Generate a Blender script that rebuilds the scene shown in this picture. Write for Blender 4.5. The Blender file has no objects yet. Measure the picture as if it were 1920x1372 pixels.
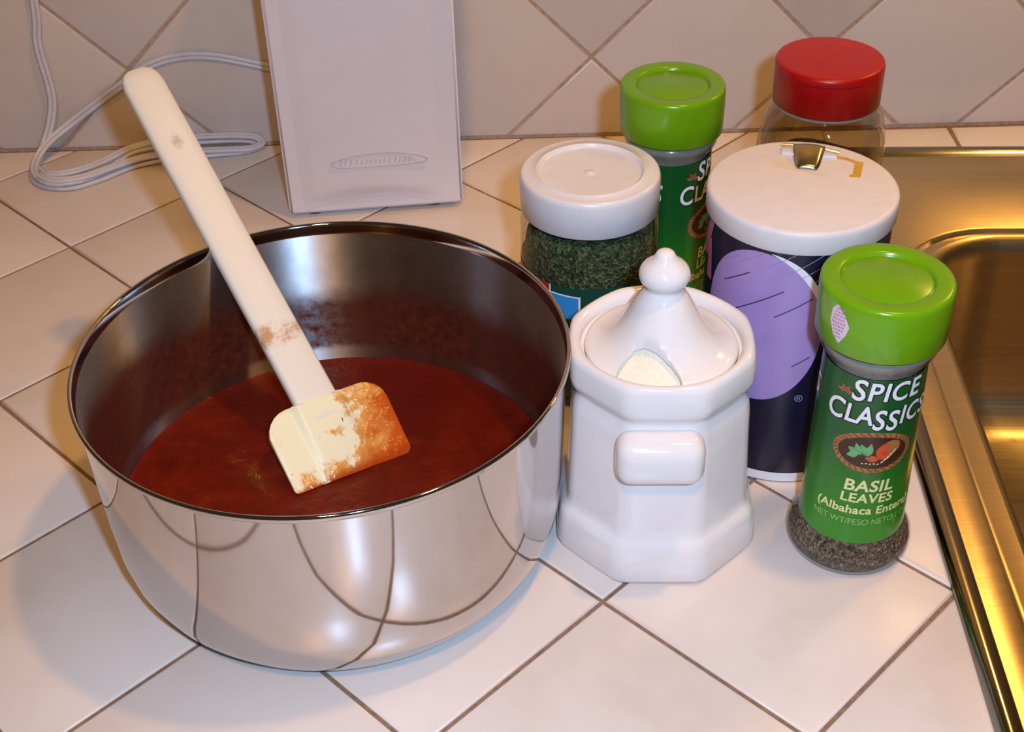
import bpy, bmesh, math, random
from mathutils import Vector, Matrix
random.seed(7)
scene = bpy.context.scene
COL = scene.collection
PI = math.pi

# ------------------------------------------------------------------ camera
cam_d = bpy.data.cameras.new('camera')
cam = bpy.data.objects.new('camera', cam_d)
COL.objects.link(cam)
cam_d.sensor_width = 36.0
cam_d.lens = 36.0 * 2598.7 / 1920.0
cam_d.clip_start = 0.02
cam_d.clip_end = 60
CAM = Vector((-0.03377, -0.43092, 0.45099))
cam.location = CAM
cam.rotation_euler = (0.9314, 0.025, -0.0111)
scene.camera = cam

# ------------------------------------------------------------------ world, lights, exposure
world = bpy.data.worlds.new('world')
scene.world = world
world.use_nodes = True
world.node_tree.nodes['Background'].inputs[0].default_value = (1.0, 0.72, 0.48, 1)
world.node_tree.nodes['Background'].inputs[1].default_value = 0.045


def area_light(name, loc, target, size, power, color):
    ld = bpy.data.lights.new(name, 'AREA')
    ld.shape = 'DISK'
    ld.size = size
    ld.energy = power
    ld.color = color
    lo = bpy.data.objects.new(name, ld)
    COL.objects.link(lo)
    lo.location = loc
    lo.rotation_euler = (Vector(target) - Vector(loc)).to_track_quat('-Z', 'Y').to_euler()
    return lo


# the camera's own flash, just right of and above the lens
fl = bpy.data.lights.new('camera_flash', 'SPOT')
fl.energy = 18.0
fl.color = (0.44, 0.67, 1.0)
fl.shadow_soft_size = 0.011
fl.spot_size = math.radians(100)
fl.spot_blend = 0.9
flash = bpy.data.objects.new('camera_flash', fl)
COL.objects.link(flash)
flash.location = CAM + Vector((0.045, 0.0, 0.035))
flash.rotation_euler = (Vector((0.03, 0.06, 0.0)) - flash.location).to_track_quat('-Z', 'Y').to_euler()
# warm kitchen ceiling lamp above the counter
area_light('ceiling_lamp', (0.27, 0.02, 1.20), (0.0, 0.12, 0.0), 0.07, 4.8, (1.0, 0.52, 0.13))
# warm lamp above the sink, close to the wall
area_light('sink_lamp', (0.47, 0.395, 0.50), (0.32, 0.28, 0.0), 0.07, 0.90, (1.0, 0.55, 0.15))
# second warm ceiling lamp, further into the room behind the viewer
area_light('room_lamp', (-0.10, -0.62, 1.00), (-0.1, 0.0, 0.0), 0.10, 4.6, (1.0, 0.52, 0.13))

vs = scene.view_settings
vs.view_transform = 'Standard'
vs.look = 'None'
vs.gamma = 1.0
vs.use_curve_mapping = False
vs.exposure = -0.14


# ------------------------------------------------------------------ materials
def lin(c):
    return tuple(((v / 255) / 12.92 if v / 255 <= 0.04045 else ((v / 255 + 0.055) / 1.055) ** 2.4) for v in c)


class Mat:
    def __init__(self, name):
        self.m = bpy.data.materials.new(name)
        self.m.use_nodes = True
        self.nt = self.m.node_tree
        self.b = self.nt.nodes['Principled BSDF']

    def node(self, t, **kw):
        n = self.nt.nodes.new(t)
        for k, v in kw.items():
            setattr(n, k, v)
        return n

    def link(self, a, b):
        self.nt.links.new(a, b)

    def set(self, **kw):
        for k, v in kw.items():
            s = self.b.inputs[k.replace('_', ' ')]
            s.default_value = v if not (isinstance(v, tuple) and len(v) == 3) else (*v, 1)
        return self

    def coord(self):
        return self.node('ShaderNodeTexCoord').outputs['Object']

    def noise(self, scale, detail=3, rough=0.55, vec=None):
        n = self.node('ShaderNodeTexNoise')
        n.inputs['Scale'].default_value = scale
        n.inputs['Detail'].default_value = detail
        n.inputs['Roughness'].default_value = rough
        self.link(vec if vec is not None else self.coord(), n.inputs['Vector'])
        return n.outputs['Fac']

    def ramp(self, fac, stops):
        r = self.node('ShaderNodeValToRGB')
        e = r.color_ramp.elements
        while len(e) < len(stops):
            e.new(0.5)
        for i, (p, c) in enumerate(stops):
            e[i].position = p
            e[i].color = (*c, 1) if len(c) == 3 else c
        self.link(fac, r.inputs['Fac'])
        return r.outputs['Color']

    def math(self, op, a, b=0.0, c=None, clamp=False):
        n = self.node('ShaderNodeMath', operation=op, use_clamp=clamp)
        for i, v in enumerate((a, b, c)):
            if v is None:
                continue
            if isinstance(v, (int, float)):
                n.inputs[i].default_value = v
            else:
                self.link(v, n.inputs[i])
        return n.outputs[0]

    def mix(self, fac, a, b):
        n = self.node('ShaderNodeMix', data_type='RGBA')
        for i, v in ((0, fac), (6, a), (7, b)):
            if isinstance(v, (int, float)):
                n.inputs[i].default_value = v
            elif isinstance(v, tuple):
                n.inputs[i].default_value = (*v, 1)
            else:
                self.link(v, n.inputs[i])
        return n.outputs[2]

    def smooth(self, v, lo, hi):
        n = self.node('ShaderNodeMapRange', interpolation_type='SMOOTHSTEP')
        self.link(v, n.inputs[0])
        n.inputs[1].default_value = lo
        n.inputs[2].default_value = hi
        return n.outputs[0]

    def bump(self, h, dist, strength=1.0):
        n = self.node('ShaderNodeBump')
        n.inputs['Distance'].default_value = dist
        n.inputs['Strength'].default_value = strength
        self.link(h, n.inputs['Height'])
        self.link(n.outputs[0], self.b.inputs['Normal'])

    def color(self, c):
        self.link(c, self.b.inputs['Base Color'])

    def sep(self, vec=None):
        n = self.node('ShaderNodeSeparateXYZ')
        self.link(vec if vec is not None else self.coord(), n.inputs[0])
        return n.outputs


def plain(name, rgb, rough=0.4, var=0.06, scale=60, bump=0.0, **kw):
    """a procedural material: one colour with a little noise in tone"""
    M = Mat(name)
    c = lin(rgb)
    d = tuple(max(0, v * (1 - var)) for v in c)
    u = tuple(min(1, v * (1 + var)) for v in c)
    n = M.noise(scale)
    M.color(M.ramp(n, [(0.3, d), (0.7, u)]))
    M.set(Roughness=rough, **kw)
    if bump:
        M.bump(n, bump)
    return M.m


def tile_material(name, a, b, rough):
    M = Mat(name)
    oi = M.node('ShaderNodeObjectInfo').outputs['Random']
    base = M.mix(oi, lin(a), lin(b))
    geo = M.node('ShaderNodeNewGeometry').outputs['Position']
    n = M.noise(9, 4, 0.6, geo)
    dirt = M.mix(M.smooth(n, 0.45, 0.75), (1, 1, 1), (0.90, 0.87, 0.83))
    mm = M.node('ShaderNodeMix', data_type='RGBA', blend_type='MULTIPLY')
    mm.inputs[0].default_value = 1
    M.link(base, mm.inputs[6])
    M.link(dirt, mm.inputs[7])
    M.color(mm.outputs[2])
    M.set(Roughness=rough, Specular_IOR_Level=0.35)
    M.bump(M.noise(28, 2, 0.5, geo), 0.0006, 0.6)
    return M.m


m_tile = tile_material('glazed_counter_tile', (226, 214, 206), (220, 207, 198), 0.30)
m_wtile = tile_material('glazed_wall_tile', (212, 200, 192), (206, 193, 184), 0.30)
m_grout = plain('brown_grout', (132, 104, 84), 0.9, 0.25, 300, 0.0004)
m_wgrout = plain('wall_grout', (178, 150, 128), 0.9, 0.2, 300, 0.0004)
m_wood = plain('counter_substrate', (150, 120, 90), 0.8, 0.15, 40)


def glass_material(name, tint, rough=0.03, grazing=4.0):
    M = Mat(name)
    nt = M.nt
    out = [n for n in nt.nodes if n.type == 'OUTPUT_MATERIAL'][0]
    nt.nodes.remove(M.b)
    tr = M.node('ShaderNodeBsdfTransparent')
    n = M.noise(30, 2)
    M.link(M.mix(n, tuple(v * 0.96 for v in tint), tint), tr.inputs['Color'])
    gl = M.node('ShaderNodeBsdfGlossy')
    gl.inputs['Roughness'].default_value = rough
    fr = M.node('ShaderNodeLayerWeight')
    fr.inputs['Blend'].default_value = 0.5
    k = M.math('ADD', M.math('MULTIPLY', M.math('POWER', fr.outputs['Facing'], grazing), 0.7), 0.045, clamp=True)
    mx = M.node('ShaderNodeMixShader')
    M.link(k, mx.inputs[0])
    M.link(tr.outputs[0], mx.inputs[1])
    M.link(gl.outputs[0], mx.inputs[2])
    M.link(mx.outputs[0], out.inputs['Surface'])
    return M.m


m_glass = glass_material('clear_glass', (0.93, 0.92, 0.89))
m_glass_thick = glass_material('thick_smoky_glass', (0.86, 0.83, 0.76), 0.04, grazing=2.6)
m_plastic_clear = glass_material('clear_plastic', (0.90, 0.89, 0.87), 0.08)
m_frosted = plain('cloudy_plastic', (150, 146, 138), 0.25, 0.08, 200)


def steel(name, rgb, rough, aniso=0.0, streak=0.0):
    M = Mat(name)
    c = lin(rgb)
    if streak:
        mp = M.node('ShaderNodeMapping')
        mp.inputs['Scale'].default_value = (6, 700, 400)
        M.link(M.coord(), mp.inputs['Vector'])
        n = M.noise(1.0, 3, 0.6, mp.outputs[0])
        M.color(M.ramp(n, [(0.3, tuple(v * 0.88 for v in c)), (0.7, c)]))
        r = M.node('ShaderNodeMapRange')
        M.link(n, r.inputs[0])
        r.inputs[3].default_value = rough * 0.85
        r.inputs[4].default_value = rough * 1.2
        M.link(r.outputs[0], M.b.inputs['Roughness'])
        M.bump(n, 0.00006, streak)
    else:
        n = M.noise(80, 2)
        M.color(M.ramp(n, [(0.3, tuple(v * 0.97 for v in c)), (0.7, c)]))
        M.set(Roughness=rough)
    M.set(Metallic=1.0)
    return M.m


m_bowl_out = steel('polished_steel', (205, 198, 194), 0.055)
m_sink = steel('brushed_sink_steel', (208, 186, 142), 0.30, streak=0.6)  # steel tinted golden: the warm lamp light is put into its colour
m_sink_rim = steel('sink_rim_steel', (150, 144, 128), 0.16)
m_tin = steel('tin_spout', (196, 188, 160), 0.25)


def bowl_inside():
    M = Mat('steel_with_sauce_film')
    x, y, z = M.sep()
    n = M.noise(26, 5, 0.65)
    n2 = M.noise(240, 3, 0.7)
    # the film of sauce was spread up to a ragged tide line, lowest at the rear
    top = M.math('ADD', M.math('ADD', 0.074, M.math('MULTIPLY', y, -0.16)), M.math('MULTIPLY', n, 0.024))
    h = M.math('SUBTRACT', z, top)
    film = M.math('SUBTRACT', 1.0, M.smooth(h, -0.012, 0.006))
    ring = M.smooth(M.math('ADD', z, M.math('MULTIPLY', n2, 0.004)), 0.0355, 0.0405)
    film = M.math('MULTIPLY', film, M.math('ADD', M.math('MULTIPLY', ring, 0.55), 0.45))
    film = M.math('MULTIPLY', film, M.math('ADD', M.math('MULTIPLY', n2, 0.5), 0.66), clamp=True)
    n3 = M.noise(60, 4, 0.7)
    M.color(M.ramp(n3, [(0.3, lin((176, 172, 172))), (0.7, lin((196, 192, 192)))]))
    M.set(Metallic=1.0, Roughness=0.40, Anisotropic=1.0, Anisotropic_Rotation=0.25)
    tg = M.node('ShaderNodeTangent', direction_type='RADIAL', axis='Z')
    M.link(tg.outputs[0], M.b.inputs['Tangent'])
    fb = M.node('ShaderNodeBsdfPrincipled')
    M.link(M.ramp(n2, [(0.3, lin((62, 22, 12))), (0.7, lin((96, 38, 18)))]), fb.inputs['Base Color'])
    fb.inputs['Roughness'].default_value = 0.42
    fb.inputs['Specular IOR Level'].default_value = 0.35
    mx = M.node('ShaderNodeMixShader')
    M.link(film, mx.inputs[0])
    M.link(M.b.outputs[0], mx.inputs[1])
    M.link(fb.outputs[0], mx.inputs[2])
    out = [q for q in M.nt.nodes if q.type == 'OUTPUT_MATERIAL'][0]
    M.link(mx.outputs[0], out.inputs['Surface'])
    return M.m


m_bowl_in = bowl_inside()


def sauce_material():
    M = Mat('tomato_sauce')
    n = M.noise(70, 5, 0.65)
    n2 = M.noise(14, 3, 0.5)
    c = M.ramp(n, [(0.25, lin((84, 16, 6))), (0.55, lin((106, 24, 8))), (0.85, lin((130, 40, 14)))])
    c = M.mix(M.smooth(n2, 0.35, 0.7), c, lin((88, 19, 8)))
    M.color(c)
    M.set(Roughness=0.32, Specular_IOR_Level=0.3)
    M.bump(M.noise(180, 4, 0.6), 0.0012, 0.5)
    return M.m


m_sauce = sauce_material()


def blade_material():
    M = Mat('cream_rubber_with_sauce')
    x, y, z = M.sep()              # x along the spatula, y across the blade
    n = M.noise(90, 4, 0.65)
    n2 = M.noise(260, 3, 0.6)
    right = M.math('ADD', M.math('MULTIPLY', y, 30.0), M.math('MULTIPLY', x, 14.0))
    low = M.math('MULTIPLY', M.math('SUBTRACT', x, 0.0235), 50.0)
    s = M.math('ADD', M.math('MAXIMUM', right, low), M.math('MULTIPLY', M.math('SUBTRACT', n, 0.5), 1.7))
    k = M.smooth(s, 0.42, 0.66)
    deep = M.smooth(M.math('ADD', s, M.math('MULTIPLY', n2, 0.5)), 0.8, 1.5)
    edge = M.smooth(x, 0.034, 0.0395)
    stain = M.mix(deep, lin((226, 158, 78)), lin((196, 84, 22)))
    stain = M.mix(edge, stain, lin((176, 66, 14)))
    speck = M.math('GREATER_THAN', M.noise(520, 1, 0.3), 0.765)
    base = M.mix(speck, lin((236, 226, 186)), lin((90, 82, 60)))
    M.color(M.mix(k, base, stain))
    M.link(M.math('SUBTRACT', 0.45, M.math('MULTIPLY', k, 0.27)), M.b.inputs['Roughness'])
    M.bump(M.math('MULTIPLY', n2, k), 0.0012, 0.6)
    return M.m


m_blade = blade_material()


def handle_material():
    M = Mat('cream_plastic_handle')
    x, y, z = M.sep()
    n = M.noise(120, 4, 0.7)
    near = M.math('SUBTRACT', 1.0, M.math('MULTIPLY', M.math('ABSOLUTE', M.math('ADD', x, 0.036)), 40.0), clamp=True)
    k = M.smooth(M.math('MULTIPLY', near, n), 0.36, 0.60)
    ink = M.math('SUBTRACT', 1.0, M.math('MULTIPLY', M.math('ABSOLUTE', M.math('ADD', x, 0.143)), 110.0), clamp=True)
    ink = M.math('MULTIPLY', ink, M.math('SUBTRACT', 1.0, M.math('MULTIPLY', M.math('ABSOLUTE', M.math('ADD', y, 0.003)), 170.0), clamp=True))
    ink = M.smooth(M.math('MULTIPLY', ink, M.noise(500, 3, 0.7)), 0.16, 0.42)
    base = M.mix(M.math('MULTIPLY', ink, 0.5), lin((226, 217, 202)), lin((132, 124, 130)))
    M.color(M.mix(k, base, lin((186, 142, 102))))
    M.set(Roughness=0.42)
    return M.m


m_handle = handle_material()
m_ceramic = plain('white_glazed_ceramic', (232, 226, 224), 0.10, 0.03, 30, Specular_IOR_Level=0.6)
m_sugar = plain('off_white_sugar', (236, 228, 204), 0.85, 0.05, 900, 0.0004)
m_greenlid = plain('lime_green_plastic', (108, 160, 14), 0.22, 0.04, 80)
m_redlid = plain('red_plastic', (172, 10, 14), 0.34, 0.10, 160)
m_whitelid = plain('white_plastic', (226, 222, 224), 0.24, 0.03, 80)
m_saltlid = plain('matt_white_plastic', (222, 214, 212), 0.45, 0.03, 120)
m_navy = plain('navy_printed_paper', (22, 22, 48), 0.30, 0.10, 60)
m_lilac = plain('lilac_print', (168, 140, 196), 0.32, 0.05, 90)
m_whitepr = plain('white_print', (232, 230, 232), 0.35, 0.03, 90)
m_blackpr = plain('black_print', (14, 13, 20), 0.35, 0.05, 90)
m_pinkpr = plain('pink_print', (178, 98, 134), 0.35, 0.08, 90)
m_streak = plain('grey_streak_print', (150, 146, 170), 0.35, 0.08, 90)
m_tape = plain('amber_tape', (206, 154, 52), 0.35, 0.12, 200)
m_tapeold = plain('faint_tape_residue', (222, 204, 182), 0.5, 0.05, 300)
m_creampr = plain('cream_print', (226, 220, 150), 0.35, 0.05, 90)
m_thinpr = plain('pale_green_print', (150, 190, 110), 0.35, 0.05, 90)
m_brownpr = plain('brown_basket_print', (168, 106, 60), 0.35, 0.25, 500)
m_ropepr = plain('dark_rope_print', (116, 66, 38), 0.35, 0.2, 500)
m_darkpr = plain('dark_brown_print', (62, 34, 20), 0.35, 0.25, 500)
m_leafg = plain('green_leaf_print', (104, 168, 106), 0.35, 0.2, 400)
m_leafd = plain('deep_green_leaf_print', (58, 122, 70), 0.35, 0.2, 400)
m_leafr = plain('red_leaf_print', (206, 78, 44), 0.35, 0.2, 400)
m_brownmark = plain('brown_mark_print', (150, 86, 56), 0.35, 0.2, 400)
m_bluepr = plain('blue_print', (44, 140, 206), 0.35, 0.05, 90)
m_dgreenpr = plain('dark_green_print', (16, 66, 52), 0.35, 0.08, 90)
m_redpr = plain('red_print', (170, 28, 40), 0.35, 0.06, 90)
m_sticker = plain('pale_pink_sticker', (226, 200, 210), 0.4, 0.04, 90)
m_stickerink = plain('pink_ink', (196, 130, 156), 0.4, 0.08, 90)
m_cord = plain('white_vinyl_cord', (206, 202, 208), 0.4, 0.05, 120)
m_box = plain('white_appliance_plastic', (224, 215, 219), 0.28, 0.02, 40)
m_boxdark = plain('grey_plastic_foot', (90, 86, 86), 0.6, 0.05, 60)
m_emboss = plain('embossed_plastic', (208, 196, 196), 0.3, 0.04, 90)
m_cap = plain('grey_print', (120, 118, 112), 0.5, 0.1, 400)


def label_green():
    M = Mat('green_printed_label')
    x, y, z = M.sep()
    t = M.smooth(z, 0.015, 0.085)
    n = M.noise(60, 3)
    c = M.mix(t, lin((52, 142, 22)), lin((22, 86, 36)))
    c2 = M.mix(M.math('MULTIPLY', n, 0.25), c, lin((20, 70, 24)))
    M.color(c2)
    M.set(Roughness=0.22)
    return M.m


m_label = label_green()


def herb_material(name, cols, scale):
    M = Mat(name)
    v = M.node('ShaderNodeTexVoronoi')
    v.inputs['Scale'].default_value = scale
    M.link(M.coord(), v.inputs['Vector'])
    h = M.node('ShaderNodeSeparateColor')
    M.link(v.outputs['Color'], h.inputs[0])
    M.color(M.ramp(h.outputs[0], cols))
    M.set(Roughness=0.8)
    M.bump(v.outputs['Distance'], 0.002, 0.8)
    return M.m


m_parsley = herb_material('dried_parsley', [(0.0, lin((26, 36, 22))), (0.4, lin((52, 72, 42))), (0.75, lin((74, 92, 52))), (1.0, lin((116, 122, 84)))], 720)
m_basil = herb_material('dried_basil', [(0.0, lin((66, 54, 42))), (0.4, lin((112, 94, 76))), (0.75, lin((136, 118, 98))), (1.0, lin((164, 148, 128)))], 900)
m_spice = herb_material('ground_spice', [(0.0, lin((70, 52, 36))), (0.5, lin((104, 82, 58))), (1.0, lin((130, 106, 78)))], 900)


# ------------------------------------------------------------------ mesh helpers
def finish(me, sharp=35.0):
    bm = bmesh.new()
    bm.from_mesh(me)
    bmesh.ops.recalc_face_normals(bm, faces=bm.faces)
    ca = math.radians(sharp)
    for e in bm.edges:
        if len(e.link_faces) == 2:
            e.smooth = e.calc_face_angle(0.0) < ca
    for f in bm.faces:
        f.smooth = True
    bm.to_mesh(me)
    bm.free()


def put(name, me, mat, parent=None, loc=None, **props):
    o = bpy.data.objects.new(name, me)
    COL.objects.link(o)
    if mat is not None:
        for mm in (mat if isinstance(mat, (list, tuple)) else [mat]):
            me.materials.append(mm)
    if parent is not None:
        o.parent = parent
    if loc is not None:
        o.location = loc
    for k, v in props.items():
        o[k] = v
    return o


def mesh(name, verts, faces, sharp=35.0, flat=False):
    me = bpy.data.meshes.new(name)
    me.from_pydata([tuple(v) for v in verts], [], faces)
    me.update()
    if not flat:
        finish(me, sharp)
    return me


def empty(name, loc, rz, label, cat, group=None):
    o = bpy.data.objects.new(name, None)
    o.empty_display_size = 0.02
    COL.objects.link(o)
    o.location = loc
    o.rotation_euler = (0, 0, rz)
    o['label'] = label
    o['category'] = cat
    if group:
        o['group'] = group
    return o


def lathe(name, prof, seg=72, shape=None, sharp=35.0, closed=False):
    """prof: list of (r, z[, roundness]); shape(theta, r, extra) -> radius"""
    verts, faces, rings = [], [], []
    for p in prof:
        r, z = p[0], p[1]
        ex = p[2] if len(p) > 2 else None
        if r < 1e-7:
            rings.append([len(verts)])
            verts.append((0, 0, z))
        else:
            idx = []
            for i in range(seg):
                t = 2 * PI * i / seg
                rr = shape(t, r, ex) if shape else r
                idx.append(len(verts))
                verts.append((rr * math.cos(t), rr * math.sin(t), z))
            rings.append(idx)
    pairs = list(zip(rings, rings[1:]))
    if closed:
        pairs.append((rings[-1], rings[0]))
    for a, b in pairs:
        for i in range(seg):
            j = (i + 1) % seg
            if len(a) == 1 and len(b) == 1:
                continue
            if len(a) == 1:
                faces.append((a[0], b[j], b[i]))
            elif len(b) == 1:
                faces.append((a[i], a[j], b[0]))
            else:
                faces.append((a[i], a[j], b[j], b[i]))
    return mesh(name, verts, faces, sharp)


def bm_mesh(name, bm, sharp=35.0):
    me = bpy.data.meshes.new(name)
    bm.to_mesh(me)
    bm.free()
    finish(me, sharp)
    return me


def rbox(name, x0, x1, y0, y1, z0, z1, bev=0.001, seg=2):
    bm = bmesh.new()
    bmesh.ops.create_cube(bm, size=1)
    for v in bm.verts:
        v.co = Vector(((x0 + x1) / 2 + v.co.x * (x1 - x0), (y0 + y1) / 2 + v.co.y * (y1 - y0), (z0 + z1) / 2 + v.co.z * (z1 - z0)))
    if bev > 0:
        bmesh.ops.bevel(bm, geom=bm.edges[:], offset=bev, segments=seg, affect='EDGES', profile=0.6)
    return bm_mesh(name, bm)


def tube(name, pts, r, seg=8, closed=False, cap=True):
    """smooth tube along points (Catmull-Rom resampled)"""
    P = [Vector(p) for p in pts]
    sm = []
    n = len(P)
    for i in range(n - 1):
        p0, p1, p2, p3 = P[max(i - 1, 0)], P[i], P[i + 1], P[min(i + 2, n - 1)]
        for k in range(8):
            t = k / 8
            sm.append(0.5 * ((2 * p1) + (-p0 + p2) * t + (2 * p0 - 5 * p1 + 4 * p2 - p3) * t * t + (-p0 + 3 * p1 - 3 * p2 + p3) * t ** 3))
    sm.append(P[-1])
    verts, faces = [], []
    up = Vector((0.13, 0.21, 0.97)).normalized()
    prev = None
    for i, c in enumerate(sm):
        d = (sm[min(i + 1, len(sm) - 1)] - sm[max(i - 1, 0)]).normalized()
        if prev is None:
            a = d.cross(up).normalized()
        else:
            a = (prev - d * prev.dot(d)).normalized()
        prev = a
        b = d.cross(a)
        for k in range(seg):
            t = 2 * PI * k / seg
            verts.append(c + a * (r * math.cos(t)) + b * (r * math.sin(t)))
    for i in range(len(sm) - 1):
        for k in range(seg):
            j = (k + 1) % seg
            faces.append((i * seg + k, i * seg + j, (i + 1) * seg + j, (i + 1) * seg + k))
    if cap:
        faces.append(tuple(range(seg))[::-1])
        faces.append(tuple(range((len(sm) - 1) * seg, len(sm) * seg)))
    return verts, faces


def merge(name, parts, sharp=40):
    V, F = [], []
    for v, f in parts:
        o = len(V)
        V += list(v)
        F += [tuple(i + o for i in g) for g in f]
    return mesh(name, V, F, sharp)


# flat print (lettering, emblems) bent round a jar --------------------------------------
def text_flat(s, size, shear=0.0, offset=0.0, space=1.0, sx=1.0, align='CENTER'):
    c = bpy.data.curves.new('lettering', 'FONT')
    c.body = s
    c.size = size
    c.shear = shear
    c.offset = offset
    c.space_character = space
    c.align_x = align
    c.fill_mode = 'FRONT'
    c.resolution_u = 4
    o = bpy.data.objects.new('lettering', c)
    COL.objects.link(o)
    dg = bpy.context.evaluated_depsgraph_get()
    me = bpy.data.meshes.new_from_object(o.evaluated_get(dg))
    V = [(v.co.x * sx, v.co.y) for v in me.vertices]
    F = [tuple(p.vertices) for p in me.polygons]
    bpy.data.objects.remove(o)
    bpy.data.curves.remove(c)
    bpy.data.meshes.remove(me)
    return V, F


def poly_flat(pts):
    return list(pts), [tuple(range(len(pts)))]


def ellipse_flat(cx, cy, a, b, n=40, rot=0.0):
    out = []
    for i in range(n):
        t = 2 * PI * i / n
        x, y = a * math.cos(t), b * math.sin(t)
        out.append((cx + x * math.cos(rot) - y * math.sin(rot), cy + x * math.sin(rot) + y * math.cos(rot)))
    return poly_flat(out)


def leaf_flat(cx, cy, L, W, rot):
    pts = []
    for i in range(9):
        t = i / 8
        pts.append((t * L, W * math.sin(PI * t ** 0.8)))
    for i in range(7, 0, -1):
        t = i / 8
        pts.append((t * L, -W * math.sin(PI * t ** 0.8)))
    return poly_flat([(cx + x * math.cos(rot) - y * math.sin(rot), cy + x * math.sin(rot) + y * math.cos(rot)) for x, y in pts])


def stroke_flat(pts, w):
    """thin ribbon along 2-D points"""
    V, F = [], []
    n = len(pts)
    for i, p in enumerate(pts):
        a = pts[max(i - 1, 0)]
        b = pts[min(i + 1, n - 1)]
        dx, dy = b[0] - a[0], b[1] - a[1]
        l = math.hypot(dx, dy) or 1
        ww = w[i] if isinstance(w, (list, tuple)) else w
        V += [(p[0] - dy / l * ww / 2, p[1] + dx / l * ww / 2), (p[0] + dy / l * ww / 2, p[1] - dx / l * ww / 2)]
    for i in range(n - 1):
        F.append((2 * i, 2 * i + 1, 2 * i + 3, 2 * i + 2))
    return V, F


def shift(sh, dx, dy):
    return [(x + dx, y + dy) for x, y in sh[0]], sh[1]


def wrap(name, shapes, rad, th0, mat, parent, lift=0.0002, xcut=None, **props):
    """bend flat shapes (x along the girth, y = height) round a cylinder; rad is a number or rad(z).
    th0 is the direction (angle from -y) that x = 0 faces"""
    fr = rad if callable(rad) else (lambda z: rad)
    bm = bmesh.new()
    for V, F in shapes:
        vs_ = [bm.verts.new((x, y, 0)) for x, y in V]
        for f in F:
            try:
                bm.faces.new([vs_[i] for i in f])
            except ValueError:
                pass
    xs = [v.co.x for v in bm.verts]
    x0, x1 = min(xs), max(xs)
    step = 0.0022
    k = math.floor(x0 / step) + 1
    while k * step < x1:
        g = bm.verts[:] + bm.edges[:] + bm.faces[:]
        bmesh.ops.bisect_plane(bm, geom=g, plane_co=(k * step, 0, 0), plane_no=(1, 0, 0))
        k += 1
    for v in bm.verts:
        r = fr(v.co.y) + lift
        a = th0 + v.co.x / fr(v.co.y)
        v.co = Vector((r * math.sin(a), -r * math.cos(a), v.co.y))
    # a hair of thickness, so that the print is a real layer
    for f in bm.faces:
        f.normal_update()
    bmesh.ops.recalc_face_normals(bm, faces=bm.faces)
    for f in bm.faces:
        c = f.calc_center_median()
        if f.normal.dot(Vector((c.x, c.y, 0))) < 0:
            f.normal_flip()
    me = bpy.data.meshes.new(name)
    bm.to_mesh(me)
    bm.free()
    return put(name, me, mat, parent, **props)


# ------------------------------------------------------------------ the setting
S = 0.111                       # tile pitch
WALL_Y = 0.4449
J = 0.0018                      # joint width
SINK_ROT = -0.048
SINK_C = Vector((0.1745, 0.4125))   # rear left corner of the sink's outer edge


def clip(poly, a, b, c):
    """keep a*x + b*y <= c"""
    out = []
    for i in range(len(poly)):
        p, q = poly[i], poly[(i + 1) % len(poly)]
        dp = a * p[0] + b * p[1] - c
        dq = a * q[0] + b * q[1] - c
        if dp <= 0:
            out.append(p)
        if (dp < 0 < dq) or (dq < 0 < dp):
            t = dp / (dp - dq)
            out.append((p[0] + (q[0] - p[0]) * t, p[1] + (q[1] - p[1]) * t))
    return out


def area2(poly):
    return sum(poly[i][0] * poly[(i + 1) % len(poly)][1] - poly[(i + 1) % len(poly)][0] * poly[i][1] for i in range(len(poly))) / 2


def inset(poly, d):
    n = len(poly)
    res = []
    for i in range(n):
        p0, p1, p2 = Vector(poly[i - 1]), Vector(poly[i]), Vector(poly[(i + 1) % n])
        e1, e2 = (p1 - p0), (p2 - p1)
        if e1.length < 1e-6 or e2.length < 1e-6:
            res.append(tuple(p1))
            continue
        n1 = Vector((-e1.y, e1.x)).normalized()
        n2 = Vector((-e2.y, e2.x)).normalized()
        m = n1 + n2
        m = m / max(m.dot(n1), 0.25)
        res.append(tuple(p1 + m * d))
    return res


def clean(poly):
    out = []
    for p in poly:
        if not out or math.hypot(p[0] - out[-1][0], p[1] - out[-1][1]) > 4e-4:
            out.append(p)
    if len(out) > 1 and math.hypot(out[0][0] - out[-1][0], out[0][1] - out[-1][1]) < 4e-4:
        out.pop()
    return out


def slab(poly, thick, top, bev, to3):
    """bevelled tile: rings bottom, edge, top"""
    if area2(poly) < 0:
        poly = poly[::-1]
    n = len(poly)
    rings = [(poly, top - thick), (poly, top - bev), (inset(poly, bev * 0.45), top - bev * 0.3), (inset(poly, bev * 1.2), top)]
    V = [to3(p[0], p[1], h) for pl, h in rings for p in pl]
    F = [tuple(range(n))[::-1]]
    for k in range(len(rings) - 1):
        for i in range(n):
            j = (i + 1) % n
            F.append((k * n + i, k * n + j, (k + 1) * n + j, (k + 1) * n + i))
    F.append(tuple(range((len(rings) - 1) * n, len(rings) * n)))
    return V, F


def diag(p, q):
    return (p + q) / math.sqrt(2) * S, (p - q) / math.sqrt(2) * S


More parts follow.
